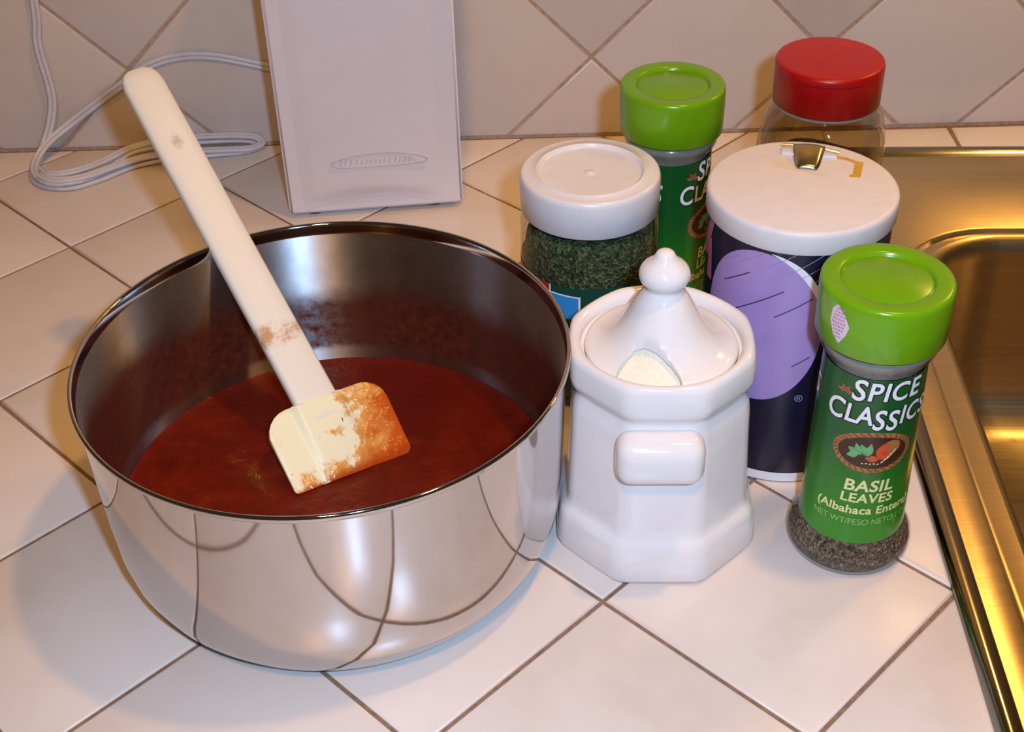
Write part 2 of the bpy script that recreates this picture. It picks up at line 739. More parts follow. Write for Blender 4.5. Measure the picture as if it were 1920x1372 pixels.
# countertop: slab with an opening for the sink, tiles laid diagonally on it
bm = bmesh.new()
for (x0, x1, y0, y1) in ((-0.85, 0.176, -0.32, WALL_Y + 0.01), (0.176, 0.80, 0.398, WALL_Y + 0.01), (0.176, 0.80, -0.32, -0.150)):
    r = bmesh.ops.create_cube(bm, size=1)
    for v in r['verts']:
        v.co = Vector(((x0 + x1) / 2 + v.co.x * (x1 - x0), (y0 + y1) / 2 + v.co.y * (y1 - y0), -0.021 + v.co.z * 0.0398))
counter = put('countertop', bm_mesh('countertop', bm), m_grout)
counter['label'] = 'white tiled kitchen countertop with diagonal brown grout lines'
counter['category'] = 'countertop'
counter['kind'] = 'structure'

g = J / 2 / S
for p in range(-9, 9):
    for q in range(-9, 10):
        poly = [diag(p + g, q + g), diag(p + 1 - g, q + g), diag(p + 1 - g, q + 1 - g), diag(p + g, q + 1 - g)]
        poly = clip(poly, 0, 1, WALL_Y - 0.0019)
        if len(poly) >= 3:
            poly = clip(poly, 1, -0.048, 0.1555 + 0.0045)
        if len(poly) >= 3:
            poly = clip(poly, 0, -1, 0.32)
        if len(poly) >= 3:
            poly = clip(poly, -1, 0, 0.85)
        if len(poly) < 3:
            continue
        poly = clean(poly)
        if len(poly) < 3 or abs(area2(poly)) < 2.5e-5:
            continue
        jz = random.uniform(-0.00012, 0.0)
        V, F = slab(poly, 0.0045, jz, 0.0011, lambda x, y, h: (x, y, h))
        put('tile', mesh('tile', V, F, 50), m_tile, counter)
# straight row of cut tiles behind the sink
edges = [0.1795, 0.2700, 0.3800, 0.4900, 0.6000, 0.7100]
for a, b in zip(edges, edges[1:]):
    poly = [(a + 0.0012, 0.4080), (b - 0.0012, 0.4040), (b - 0.0012, WALL_Y - 0.003), (a + 0.0012, WALL_Y - 0.003)]
    V, F = slab(poly, 0.0045, 0.0, 0.0016, lambda x, y, h: (x, y, h))
    put('tile', mesh('tile', V, F, 50), m_tile, counter)

# back wall with diagonal tiles
wall = put('wall_back', rbox('wall_back', -0.95, 0.95, WALL_Y + 0.0004, WALL_Y + 0.06, -0.04, 0.62, 0), m_wgrout)
wall['kind'] = 'structure'
wall['label'] = 'tiled kitchen backsplash wall with diagonal joints'
XW, ZW = 0.0198, 0.0582
for a in range(-12, 9):
    for b in range(-12, 9):
        def wp(u, v):
            return XW + (u + v) / math.sqrt(2) * S, ZW + (u - v) / math.sqrt(2) * S
        poly = [wp(a + g, b + g), wp(a + 1 - g, b + g), wp(a + 1 - g, b + 1 - g), wp(a + g, b + 1 - g)]
        for h in ((0, -1, -0.0010), (0, 1, 0.60), (-1, 0, 0.93), (1, 0, 0.93)):
            if len(poly) >= 3:
                poly = clip(poly, *h)
        if len(poly) < 3:
            continue
        poly = clean(poly)
        if len(poly) < 3 or abs(area2(poly)) < 2.5e-5:
            continue
        V, F = slab(poly, 0.0045, 0.0, 0.0012, lambda x, y, h: (x, WALL_Y - h - 0.0004, y))
        put('tile', mesh('tile', V, F, 50), m_wtile, wall)

# ------------------------------------------------------------------ sink
sink = empty('kitchen_sink', (SINK_C.x, SINK_C.y, 0), SINK_ROT, 'brushed stainless steel sink set into the tiled counter at the right edge', 'sink')
W, D = 0.60, 0.555


def rrect(l, rgt, back, front, rad, z, n=10):
    """loop: l = left inset, back = inset from rear, etc."""
    x0, x1, y1, y0 = l, W - rgt, -back, -D + front
    pts = []
    for (cx, cy, a0) in ((x1 - rad, y1 - rad, 0), (x0 + rad, y1 - rad, 90), (x0 + rad, y0 + rad, 180), (x1 - rad, y0 + rad, 270)):
        for k in range(n + 1):
            t = math.radians(a0 + 90 * k / n)
            pts.append((cx + rad * math.cos(t), cy + rad * math.sin(t), z))
    return pts


def loops(name, L, mat, parent, cap=False, sharp=40, **kw):
    n = len(L[0])
    V = [p for l in L for p in l]
    F = []
    for k in range(len(L) - 1):
        for i in range(n):
            j = (i + 1) % n
            F.append((k * n + i, k * n + j, (k + 1) * n + j, (k + 1) * n + i))
    if cap:
        F.append(tuple(range((len(L) - 1) * n, len(L) * n)))
    return put(name, mesh(name, V, F, sharp), mat, parent, **kw)


def uni(o, z, r):
    return rrect(o, o, o, o, r, z)


loops('rim', [uni(0.0, 0.0004, 0.022), uni(0.0004, 0.0022, 0.022), uni(0.002, 0.0036, 0.021), uni(0.0045, 0.0042, 0.019), uni(0.0075, 0.0038, 0.017), uni(0.0098, 0.0022, 0.015), uni(0.0115, 0.0010, 0.014)], m_sink_rim, sink, label='raised rounded steel rim of the sink')
loops('deck', [uni(0.0115, 0.0010, 0.014), uni(0.0135, 0.0008, 0.013), rrect(0.0245, 0.03, 0.1030, 0.03, 0.062, 0.0008), rrect(0.0255, 0.031, 0.1040, 0.031, 0.062, 0.0000),
               rrect(0.0275, 0.033, 0.1055, 0.033, 0.062, -0.0022), rrect(0.0300, 0.035, 0.1068, 0.035, 0.060, -0.0016), rrect(0.0375, 0.043, 0.1095, 0.043, 0.055, -0.0010)], m_sink, sink, sharp=60)
loops('basin', [rrect(0.0375, 0.043, 0.1095, 0.043, 0.055, -0.0010), rrect(0.0405, 0.046, 0.1120, 0.046, 0.054, -0.0022), rrect(0.0430, 0.049, 0.1145, 0.049, 0.053, -0.0058), rrect(0.0445, 0.050, 0.116, 0.050, 0.052, -0.013),
                rrect(0.050, 0.056, 0.122, 0.056, 0.047, -0.085), rrect(0.054, 0.060, 0.126, 0.060, 0.046, -0.110), rrect(0.064, 0.070, 0.136, 0.070, 0.044, -0.124), rrect(0.082, 0.088, 0.152, 0.088, 0.035, -0.130), rrect(0.20, 0.20, 0.25, 0.20, 0.02, -0.133)], m_sink, sink, cap=True, sharp=60)

# ------------------------------------------------------------------ mixing bowl, sauce, spatula
BX, BY = -0.1180, 0.0485
BH = 0.1070
outer = [(0.0, 0.0006), (0.062, 0.0004), (0.0742, 0.0), (0.0808, 0.0007), (0.0866, 0.0030), (0.0918, 0.0076), (0.0964, 0.0140), (0.0996, 0.0215), (0.1013, 0.031), (0.1025, 0.050), (0.1034, 0.075), (0.1039, 0.092), (0.1046, BH - 0.004)]
lip = [(0.1052, BH - 0.0036), (0.1060, BH - 0.0022), (0.1061, BH - 0.0008), (0.1055, BH), (0.1045, BH - 0.0002), (0.1040, BH - 0.0014)]
inner = [(r - 0.0011, z + 0.0011) for r, z in outer[::-1][1:-1]] + [(0.0, 0.0018)]
inner = [(0.1036, BH - 0.006)] + inner
bowl = empty('mixing_bowl', (BX, BY, 0), 0, 'polished stainless steel mixing bowl filled with red sauce', 'bowl')
put('outer_wall', lathe('outer_wall', outer, 128, sharp=60), m_bowl_out, bowl)
put('rolled_rim', lathe('rolled_rim', [outer[-1]] + lip + [inner[0]], 128, sharp=80), m_bowl_out, bowl)
put('inner_wall', lathe('inner_wall', inner, 128, sharp=60), m_bowl_in, bowl, label='sauce smeared inner wall of the steel bowl')

SZ = 0.0280


def r_in(z):
    pr_ = [(zz, rr) for rr, zz in inner[::-1]]
    for (z0, r0), (z1, r1) in zip(pr_, pr_[1:]):
        if z0 <= z <= z1:
            return r0 + (r1 - r0) * (z - z0) / max(z1 - z0, 1e-9)
    return pr_[-1][1]


sp = [(0.0, 0.0026)]
for z in (0.0026, 0.006, 0.0115, 0.018, 0.0270):
    sp.append((max(r_in(z) - 0.0004, 0.06), z))
sp += [(r_in(SZ + 0.0012) - 0.0003, SZ + 0.0012), (r_in(SZ) - 0.0020, SZ + 0.0002), (r_in(SZ) - 0.006, SZ)]
for k in range(11, 0, -1):
    sp.append(((r_in(SZ) - 0.006) * k / 12, SZ))
sp.append((0.0, SZ))
sauce_me = lathe('tomato_sauce', sp, 128, sharp=60)
from mathutils import noise as mnoise
for v in sauce_me.vertices:
    if v.co.z > SZ - 0.0004 and math.hypot(v.co.x, v.co.y) < r_in(SZ) - 0.004:
        v.co.z += 0.0009 * mnoise.noise(v.co * 60) + 0.0005 * mnoise.noise(v.co * 170)
sauce = put('tomato_sauce', sauce_me, m_sauce, None, (BX, BY, 0.0))
sauce['label'] = 'dark red tomato sauce pooled in the steel mixing bowl'
sauce['category'] = 'sauce'

# spatula frame: x along the handle towards the blade, y across, z out of the face
ax = Vector((0.4492, -0.6468, -0.6164)).normalized()
wy = Vector((0.835, 0.5493, 0.0321))
wy = (wy - ax * wy.dot(ax)).normalized()
nz = ax.cross(wy)
if nz.z < 0:
    wy = -wy
    nz = ax.cross(wy)
P0 = Vector((-0.1309, 0.0833, 0.0519))
spat = empty('spatula', P0, 0, 'cream rubber spatula leaning in the bowl of sauce', 'spatula')
spat.rotation_euler = Matrix((ax, wy, nz)).transposed().to_euler()
SGN = 1.0 if wy.dot(Vector((0.835, 0.5493, 0.0321))) > 0 else -1.0


def loft(name, secs, sharp=40):
    """secs: list of loops with equal counts"""
    n = len(secs[0])
    V = [p for s_ in secs for p in s_]
    F = [tuple(range(n))[::-1], tuple(range((len(secs) - 1) * n, len(secs) * n))]
    for k in range(len(secs) - 1):
        for i in range(n):
            j = (i + 1) % n
            F.append((k * n + i, k * n + j, (k + 1) * n + j, (k + 1) * n + i))
    return mesh(name, V, F, sharp)


def oval(x, yc, hw, ht, n=24, e=4.0):
    out = []
    for i in range(n):
        t = 2 * PI * i / n
        c, s = math.cos(t), math.sin(t)
        out.append((x, yc + hw * math.copysign(abs(c) ** (2 / e), c), ht * math.copysign(abs(s) ** (2 / e), s)))
    return out


secs = []
for x, hw in ((-0.1865, 0.0020), (-0.1862, 0.0052), (-0.1845, 0.0078), (-0.1815, 0.0094), (-0.1770, 0.0102), (-0.150, 0.0103), (-0.095, 0.0103), (-0.040, 0.0104), (0.0, 0.0106), (0.010, 0.0106)):
    yc = SGN * (-0.0042 + 0.0045 * (x + 0.186) / 0.186)
    secs.append(oval(x, yc, hw, {-0.1865: 0.0012, -0.1862: 0.0024, -0.1845: 0.0033, -0.1815: 0.0037}.get(x, 0.0040)))
put('handle', loft('handle', secs), m_handle, spat)
# blade: rounded slab, thicker ridge where the handle enters, thin working edge
outline = []
for cx, cy, rad, a0, a1 in ((0.0115, -0.0155, 0.0125, 180, 270), (0.0355, -0.0262, 0.0020, 270, 360), (0.0380, 0.0280, 0.0035, 0, 90), (0.0125, 0.0210, 0.0115, 90, 180)):
    for k in range(7):
        t = math.radians(a0 + (a1 - a0) * k / 6)
        outline.append((cx + rad * math.cos(t), SGN * (cy + rad * math.sin(t))))


def blade_h(x, y):
    core = max(0.0, 1 - max(0.0, abs(y) - 0.0105) / 0.003)
    core = core * core * (3 - 2 * core)
    t = min(max(x / 0.040, 0), 1)
    return 0.0020 * (1 - 0.55 * t) + core * 0.0026 * (1 - 0.75 * t)


bm = bmesh.new()
f = bm.faces.new([bm.verts.new((x, y, 0)) for x, y in outline])
for k in range(1, 22):
    xx = -0.002 + 0.002 * k
    bmesh.ops.bisect_plane(bm, geom=bm.verts[:] + bm.edges[:] + bm.faces[:], plane_co=(xx, 0, 0), plane_no=(1, 0, 0))
for k in range(-16, 18):
    bmesh.ops.bisect_plane(bm, geom=bm.verts[:] + bm.edges[:] + bm.faces[:], plane_co=(0, 0.00185 * k, 0), plane_no=(0, 1, 0))
bnd = set(v for e in bm.edges if len(e.link_faces) == 1 for v in e.verts)
top = {}
top_edges = [e for e in bm.edges if len(e.link_faces) == 1]
be = [(e.verts[0].index, e.verts[1].index) for e in top_edges]
bm.verts.index_update()
VV = [(v.co.x, v.co.y) for v in bm.verts]
FF = [[v.index for v in f.verts] for f in bm.faces]
BE = [(e.verts[0].index, e.verts[1].index) for e in bm.edges if len(e.link_faces) == 1]
bset = {i for e in BE for i in e}
bm.free()
nv = len(VV)
V = [(x, y, blade_h(x, y) * (0.75 if i in bset else 1)) for i, (x, y) in enumerate(VV)] + [(x, y, -blade_h(x, y) * (0.75 if i in bset else 1)) for i, (x, y) in enumerate(VV)]
F = [tuple(f) for f in FF] + [tuple(i + nv for i in f[::-1]) for f in FF] + [(a, b, b + nv, a + nv) for a, b in BE]
if SGN < 0:
    pass
put('blade', mesh('blade', V, F, 50), m_blade, spat, label='cream rubber blade streaked with orange sauce')

# ------------------------------------------------------------------ sugar bowl (octagonal ceramic)
sug = empty('sugar_bowl', (0.0272, 0.0535, 0), math.radians(-2), 'white octagonal ceramic sugar bowl with pointed knob lid', 'sugar bowl')


def octa(t, a, k):
    w = ((t + PI / 8) % (PI / 4)) - PI / 8
    ro = a / math.cos(w)
    ro = min(ro, a * 1.062)
    return ro * (1 - k) + a * 1.035 * k


body = [(0.0, 0.0020, 0.1), (0.036, 0.0020, 0.1), (0.0425, 0.0, 0.08), (0.0446, 0.0008, 0.08), (0.0455, 0.0030, 0.08), (0.0450, 0.0120, 0.08), (0.0441, 0.0185, 0.08), (0.0434, 0.0212, 0.09), (0.0417, 0.0232, 0.12), (0.0407, 0.0252, 0.12), (0.0404, 0.0290, 0.12),
        (0.0398, 0.0450, 0.12), (0.0390, 0.0640, 0.14), (0.0386, 0.0760, 0.18), (0.0379, 0.0815, 0.2), (0.0369, 0.0850, 0.2), (0.0371, 0.0872, 0.2), (0.0382, 0.0890, 0.2), (0.0391, 0.0905, 0.2), (0.0396, 0.0935, 0.22),
        (0.0396, 0.0985, 0.3), (0.0393, 0.1025, 0.4), (0.0386, 0.1050, 0.55), (0.0371, 0.1060, 0.75), (0.0352, 0.1056, 0.95), (0.0340, 0.1042, 1.0), (0.0335, 0.1015, 1.0), (0.0334, 0.1000, 1.0), (0.0322, 0.0998, 1.0), (0.0320, 0.0900, 1.0), (0.0330, 0.080, 0.9), (0.0345, 0.04, 0.5), (0.034, 0.010, 0.5), (0.0, 0.008, 0.5)]
put('body', lathe('body', body, 128, octa, 60), m_ceramic, sug)
# lug handle on the face towards the viewer
bm = bmesh.new()
bmesh.ops.create_cube(bm, size=1)
for v in bm.verts:
    v.co = Vector((v.co.x * 0.0380 - 0.0020, -0.0430 + v.co.y * 0.0165, 0.0735 + v.co.z * 0.0235))
    if v.co.y < -0.045:
        v.co.z = 0.0735 + (v.co.z - 0.0735) * 0.92 - 0.001
        v.co.x *= 0.97
bmesh.ops.bevel(bm, geom=bm.edges[:], offset=0.0068, segments=5, affect='EDGES', profile=0.5)
put('lug_handle', bm_mesh('lug_handle', bm, 70), m_ceramic, sug)
lidp = [(0.0312, 0.0990), (0.0327, 0.0994), (0.0332, 0.1004), (0.0326, 0.1018), (0.0305, 0.1026), (0.0275, 0.1036), (0.0245, 0.1052), (0.0215, 0.1078), (0.0185, 0.1116), (0.0158, 0.1160), (0.0134, 0.1206), (0.0113, 0.1246), (0.0094, 0.1276), (0.0080, 0.1296), (0.0075, 0.1310), (0.0082, 0.1322),
        (0.0098, 0.1336), (0.0107, 0.1354), (0.0108, 0.1374), (0.0101, 0.1394), (0.0086, 0.1412), (0.0066, 0.1428), (0.0050, 0.1444), (0.0042, 0.1458), (0.0036, 0.1470), (0.0022, 0.1480), (0.0, 0.1483)]
# lid: a solid bell with a spoon notch cut out of its front edge
lid_in = [(0.0, 0.1180), (0.0060, 0.1176), (0.0110, 0.1160), (0.0150, 0.1115), (0.0180, 0.1080), (0.0215, 0.1050), (0.0260, 0.1022), (0.0300, 0.1000)]
lid_o = put('lid', lathe('lid', lid_in + lidp, 128, sharp=70), m_ceramic, sug)
cut = [(-0.0235, -0.0420), (-0.0215, -0.0265), (-0.0190, -0.0205), (-0.0160, -0.0165), (-0.0125, -0.0142), (-0.0085, -0.0148), (-0.0030, -0.0178), (0.0025, -0.0220), (0.0058, -0.0262), (0.0068, -0.0300), (0.0066, -0.0420)]
nc = len(cut)
cutter = put('cutter', mesh('cutter', [(x, y, 0.09) for x, y in cut] + [(x, y, 0.12) for x, y in cut],
             [tuple(range(nc))[::-1], tuple(range(nc, 2 * nc))] + [(i, (i + 1) % nc, (i + 1) % nc + nc, i + nc) for i in range(nc)]), m_ceramic, sug)
bo = lid_o.modifiers.new('notch', 'BOOLEAN')
bo.operation = 'DIFFERENCE'
bo.solver = 'EXACT'
bo.object = cutter
dg = bpy.context.evaluated_depsgraph_get()
cut_me = bpy.data.meshes.new_from_object(lid_o.evaluated_get(dg))
lid_o.modifiers.clear()
finish(cut_me, 60)
lid_o.data = cut_me
bpy.data.objects.remove(cutter)
# sugar heaped inside, seen through the notch
hp = [(0.0, 0.0095), (0.0315, 0.0095), (0.0318, 0.060), (0.0314, 0.0945), (0.0300, 0.0975), (0.0268, 0.0998), (0.0225, 0.1026), (0.0190, 0.1054), (0.0150, 0.1094), (0.0110, 0.1122), (0.006, 0.1140), (0.0, 0.1145)]
hm = lathe('sugar', [(r * 0.985, z) for r, z in hp], 64)
for v in hm.vertices:
    if v.co.z > 0.09:
        v.co.z += 0.0011 * mnoise.noise(v.co * 140) - 0.0004
sugar = put('sugar', hm, m_sugar, None, (0.0272, 0.0535, 0))
sugar['label'] = 'off-white sugar seen through the notch of the ceramic lid'
sugar['category'] = 'sugar'

# ------------------------------------------------------------------ spice jars with green lids
BODY = [(0.0160, 0.0277), (0.0200, 0.0245), (0.0230, 0.0233), (0.1075, 0.0214)]


def jar_r(z):
    # radius of the straight, slightly tapering part that carries the label
    return 0.0233 + (0.0214 - 0.0233) * (z - 0.0155) / (0.1075 - 0.0155)


def green_jar(loc, rz, label, full):
    t = empty('spice_jar', loc, rz, label, 'spice jar', 'green lidded spice jars')
    o_ = [(0.0, 0.0008), (0.0200, 0.0008), (0.0248, 0.0), (0.0266, 0.0010), (0.0277, 0.0040), (0.0279, 0.0070), (0.0273, 0.0105), (0.0258, 0.0135), (0.0241, 0.0155), (0.0233, 0.0172), (0.0214, 0.1075), (0.0216, 0.1090), (0.0236, 0.1110), (0.0243, 0.1125), (0.0243, 0.1150), (0.0236, 0.1165), (0.0225, 0.1172), (0.0225, 0.1330)]
    put('jar_body', lathe('jar_body', o_, 96, sharp=50), m_plastic_clear, t)
    ci = [(0.0, 0.0020), (0.0250, 0.0014), (0.0269, 0.0042), (0.0271, 0.0072), (0.0263, 0.0108), (0.0242, 0.0142), (0.0224, 0.0180), (0.0206, 0.0900), (0.0, 0.0900)]
    put('dried_basil', lathe('dried_basil', ci, 64, sharp=50), m_basil, t, kind='stuff')
    put('neck_ring', lathe('neck_ring', [(0.0205, 0.1060), (0.0210, 0.1085), (0.0228, 0.1112), (0.0236, 0.1128), (0.0236, 0.1148), (0.0222, 0.1165), (0.0200, 0.1170)], 72, sharp=60), m_frosted, t)
    lp = [(0.0228, 0.1180), (0.0264, 0.1180), (0.0267, 0.1184), (0.0270, 0.1300), (0.0270, 0.1400), (0.0268, 0.1418), (0.0262, 0.1427), (0.0252, 0.1430), (0.0196, 0.1430), (0.0190, 0.1426), (0.0186, 0.1417), (0.0183, 0.1412), (0.0178, 0.1415), (0.0172, 0.1418), (0.0, 0.1418)]
    put('lid', lathe('lid', lp, 96, sharp=55), m_greenlid, t)
    # label sleeve
    half = PI * 0.94
    n = 90
    V, F = [], []
    for i in range(n + 1):
        a = -half + 2 * half * i / n
        for z in (0.0175, 0.04, 0.07, 0.1065):
            r = jar_r(z) + 0.0002
            V.append((r * math.sin(a), -r * math.cos(a), z))
    for i in range(n):
        for k in range(3):
            F.append((i * 4 + k, (i + 1) * 4 + k, (i + 1) * 4 + k + 1, i * 4 + k + 1))
    lab = put('label', mesh('label', V, F, 60), m_label, t)
    R_ = lambda z: jar_r(z) + 0.0002

    def word(chars, z, x0, width, size, bold, shear):
        """chars: (char, gap after it, scale, dy); the word is fitted to the given width"""
        shp, sh2 = [], []
        glyphs = []
        for ch, gap, sc, dy in chars:
            gl = text_flat(ch, size * sc, shear, bold, sx=1.0, align='LEFT')
            g2 = text_flat(ch, size * sc, shear, bold + 0.00050, sx=1.0, align='LEFT')
            mn, mx = min(p[0] for p in gl[0]), max(p[0] for p in gl[0])
            glyphs.append((gl, g2, mn, mx, gap, dy))
        total = sum(mx - mn + gap for _, _, mn, mx, gap, _ in glyphs)
        k = width / total
        x = x0
        for gl, g2, mn, mx, gap, dy in glyphs:
            shp.append(([((p[0] - mn) * k + x, p[1] + z + dy) for p in gl[0]], gl[1]))
            sh2.append(([((p[0] - mn) * k + x + 0.00025, p[1] + z + dy - 0.00025) for p in g2[0]], g2[1]))
            x += (mx - mn + gap) * k
        return shp, sh2

    S1 = 0.0128
    c1 = [('S', 0.0006, 1.16, -0.0008), ('P', 0.0004, 1.0, 0), ('I', 0.0007, 1.0, 0.0002), ('C', 0.0006, 1.0, 0.0002), ('E', 0.0004, 1.0, 0.0004)]
    c2 = [('C', 0.0004, 1.16, -0.0004), ('L', -0.0006, 1.0, 0), ('A', 0.0001, 1.02, 0), ('S', 0.0003, 1.12, -0.0022), ('S', 0.0007, 1.12, -0.0026), ('I', 0.0007, 1.0, 0), ('C', 0.0005, 1.0, 0.0002), ('S', 0.0004, 1.0, 0.0004)]
    a1, b1 = word(c1, 0.0962, -0.0115, 0.0305, S1, 0.00026, 0.14)
    a2, b2 = word(c2, 0.0838, -0.0215, 0.0470, S1, 0.00026, 0.14)
    wrap('lettering_shadow', b1 + b2, R_, 0, m_blackpr, lab, 0.00012)
    wrap('lettering', a1 + a2, R_, 0, m_whitepr, lab, 0.00030)
    # small brown flower mark left of the name
    wrap('flower_mark', [leaf_flat(-0.0145, 0.0975, 0.0040, 0.0010, math.radians(d)) for d in (10, 60, 115, 165)], R_, 0, m_brownmark, lab, 0.0002)
    # woven oval basket with herbs
    bz, bx = 0.0690, 0.0008
    wrap('basket', [ellipse_flat(bx, bz, 0.0176, 0.0108, 52)], R_, 0, m_brownpr, lab, 0.00014)
    ring = []
    for i in range(34):
        t_ = 2 * PI * i / 34
        ring.append(stroke_flat([(bx + 0.0152 * math.cos(t_), bz + 0.0087 * math.sin(t_)), (bx + 0.0174 * math.cos(t_ + 0.12), bz + 0.0106 * math.sin(t_ + 0.12))], 0.0006))
    wrap('basket_weave', ring, R_, 0, m_ropepr, lab, 0.00020)
    wrap('basket_inside', [ellipse_flat(bx, bz, 0.0150, 0.0085, 44)], R_, 0, m_darkpr, lab, 0.00022)
    wrap('basket_grain', [ellipse_flat(bx + 0.0068, bz + 0.0022, 0.0050, 0.0038, 24, 0.5)], R_, 0, m_brownpr, lab, 0.00026)
    wrap('green_leaf', [leaf_flat(bx - 0.0022, bz - 0.0018, 0.0070, 0.0016, math.radians(d)) for d in (118, 82)] + [leaf_flat(bx - 0.0052, bz - 0.0014, 0.0064, 0.0016, math.radians(d)) for d in (112,)] + [leaf_flat(bx - 0.0060, bz - 0.0008, 0.0054, 0.0016, math.radians(d)) for d in (150, 200)], R_, 0, m_leafg, lab, 0.00032)
    wrap('leaf_vein', [stroke_flat([(bx + 0.0015, bz - 0.0066), (bx - 0.0005, bz - 0.0035), (bx - 0.0035, bz - 0.0008), (bx - 0.0075, bz + 0.0010)], 0.0004)], R_, 0, m_leafd, lab, 0.00036)
    wrap('red_leaf', [leaf_flat(bx + 0.0018, bz - 0.0020, 0.0086, 0.0021, math.radians(66)), leaf_flat(bx + 0.0018, bz - 0.0026, 0.0070, 0.0019, math.radians(18)), leaf_flat(bx + 0.0026, bz - 0.0034, 0.0060, 0.0017, math.radians(172))], R_, 0, m_leafr, lab, 0.00034)
    wrap('wheat_ear', [stroke_flat([(bx + 0.0035, bz - 0.0052), (bx + 0.0070, bz - 0.0026), (bx + 0.0095, bz + 0.0014)], 0.0004)] + [ellipse_flat(bx + 0.0042 + 0.0011 * k, bz - 0.0048 + 0.0012 * k, 0.0007, 0.0003, 8, 1.2) for k in range(5)] + [ellipse_flat(bx - 0.004 + 0.0016 * k, bz - 0.0058 + 0.0002 * (k % 2), 0.0005, 0.0003, 8, 0.4) for k in range(5)], R_, 0, m_creampr, lab, 0.00036)
    wrap('lettering', [shift(text_flat('BASIL', 0.0086, 0.10, 0.00022, 1.06, 0.98), 0.0012, 0.0478), shift(text_flat('LEAVES', 0.0070, 0.08, 0.00018, 1.06, 0.98), 0.0012, 0.0414)], R_, 0, m_creampr, lab, 0.00026)
    wrap('lettering', [shift(text_flat('(Albahaca Entera)', 0.0062, 0.06, 0.00016, 1.05, 0.96), 0.0018, 0.0349)], R_, 0, m_creampr, lab, 0.00026)
    wrap('lettering', [shift(text_flat('NET WT/PESO NETO 1 OZ', 0.0047, 0.0, 0.0, 0.98, 0.86), 0.0018, 0.0287)], R_, 0, m_thinpr, lab, 0.00026)
    # last letter of the same name again on the far left side of the label
    wrap('lettering', [shift(text_flat('S', S1 * 1.2, 0.16, 0.00024, sx=0.86), -0.0345, 0.0850)], R_, 0, m_whitepr, lab, 0.00026)
    if full:
        # diamond seal half on the lid, printed with fine pink rows
        zc, xc = 0.1325, -0.0318
        RL = lambda z: 0.02705
        sk = wrap('seal_sticker', [poly_flat([(xc - 0.0046, zc - 0.0010), (xc - 0.0020, zc - 0.0070), (xc + 0.0012, zc - 0.0096), (xc + 0.0040, zc - 0.0048), (xc + 0.0052, zc - 0.0004), (xc + 0.0030, zc + 0.0040), (xc - 0.0014, zc + 0.0080), (xc - 0.0040, zc + 0.0048)][::-1])], RL, 0.33, m_sticker, t, 0.0002)
        rows = []
        for k in range(9):
            yy = zc - 0.0070 + 0.00165 * k
            hw = 0.0036 - abs(k - 4.2) * 0.00055
            x = xc - hw
            while x < xc + hw:
                w_ = random.uniform(0.0006, 0.0014)
                rows.append(stroke_flat([(x, yy + (x - xc) * 0.12), (x + w_, yy + (x + w_ - xc) * 0.12)], 0.0007))
                x += w_ + 0.0004
        wrap('seal_print', rows, RL, 0.33, m_stickerink, sk, 0.0003)
    return t


# direction of the label: theta 0 faces -y; the jar is turned so that the name faces the viewer's right a little
green_jar((0.1155, 0.0370, 0), math.radians(-17.7 + 12), 'spice jar with lime green lid and pink seal, BASIL LEAVES label, beside the sink', True)
green_jar((0.0480, 0.2220, 0), math.radians(-8 + 74), 'spice jar with lime green lid standing behind the white lidded herb jar', False)

# ------------------------------------------------------------------ salt canister
salt = empty('salt_canister', (0.0955, 0.1167, 0), math.radians(-13.3), 'navy cardboard salt canister with white lid and metal pour spout', 'canister')
put('tube', lathe('tube', [(0.0, 0.0004), (0.0405, 0.0004), (0.0413, 0.0), (0.0415, 0.0006), (0.0415, 0.1330), (0.0, 0.1330)], 96, sharp=50), m_navy, salt)
wrap('white_band', [poly_flat([(-0.1290, 0.0006), (0.1290, 0.0006), (0.1290, 0.0058), (-0.1290, 0.0058)])], 0.0415, 0, m_whitepr, salt, 0.00015)
put('lid', lathe('lid', [(0.0405, 0.1300), (0.0424, 0.1300), (0.0428, 0.1306), (0.0429, 0.1385), (0.0427, 0.1400), (0.0420, 0.1409), (0.0408, 0.1412), (0.0, 0.1412)], 96, sharp=55), m_saltlid, salt)
# plain lilac field with a white edge and rain streaks
RC = 0.0415
fx, fz = -0.0140, 0.0880
field = []
for i in range(56):
    t = 2 * PI * i / 56
    field.append((fx + 0.0300 * math.cos(t), fz + 0.0400 * math.sin(t)))
lil = wrap('lilac_field', [poly_flat(field)], RC, 0, m_lilac, salt, 0.00015)
arc = []
wd = []
for i in range(26):
    t = math.radians(8 + 74 * i / 25)
    arc.append((fx + 0.0306 * math.cos(t), fz + 0.0406 * math.sin(t)))
    wd.append(0.0002 + 0.0030 * math.sin(PI * i / 25))
wrap('white_edge', [stroke_flat(arc, wd)], RC, 0, m_whitepr, salt, 0.00025)
streaks, dark = [], []
for (x, z, l) in ((-0.034, 0.116, 0.010), (-0.0250, 0.1190, 0.012), (-0.0120, 0.1205, 0.014), (-0.0030, 0.1185, 0.016), (0.0030, 0.1170, 0.016), (0.0100, 0.1160, 0.014), (0.0160, 0.110, 0.010)):
    streaks.append(stroke_flat([(x, z), (x + l * 0.5, z + l * 0.36), (x + l, z + l * 0.72)], 0.00030))
for (x, z, l) in ((-0.0330, 0.1060, 0.014), (-0.0270, 0.0930, 0.024), (-0.0060, 0.0960, 0.016), (0.0040, 0.0700, 0.008)):
    dark.append(stroke_flat([(x, z), (x + l * 0.5, z + l * 0.36), (x + l, z + l * 0.72)], 0.00042))
wrap('rain_streak', streaks, RC, 0, m_streak, salt, 0.0004)
wrap('rain_streak', dark, RC, 0, m_blackpr, salt, 0.0004)
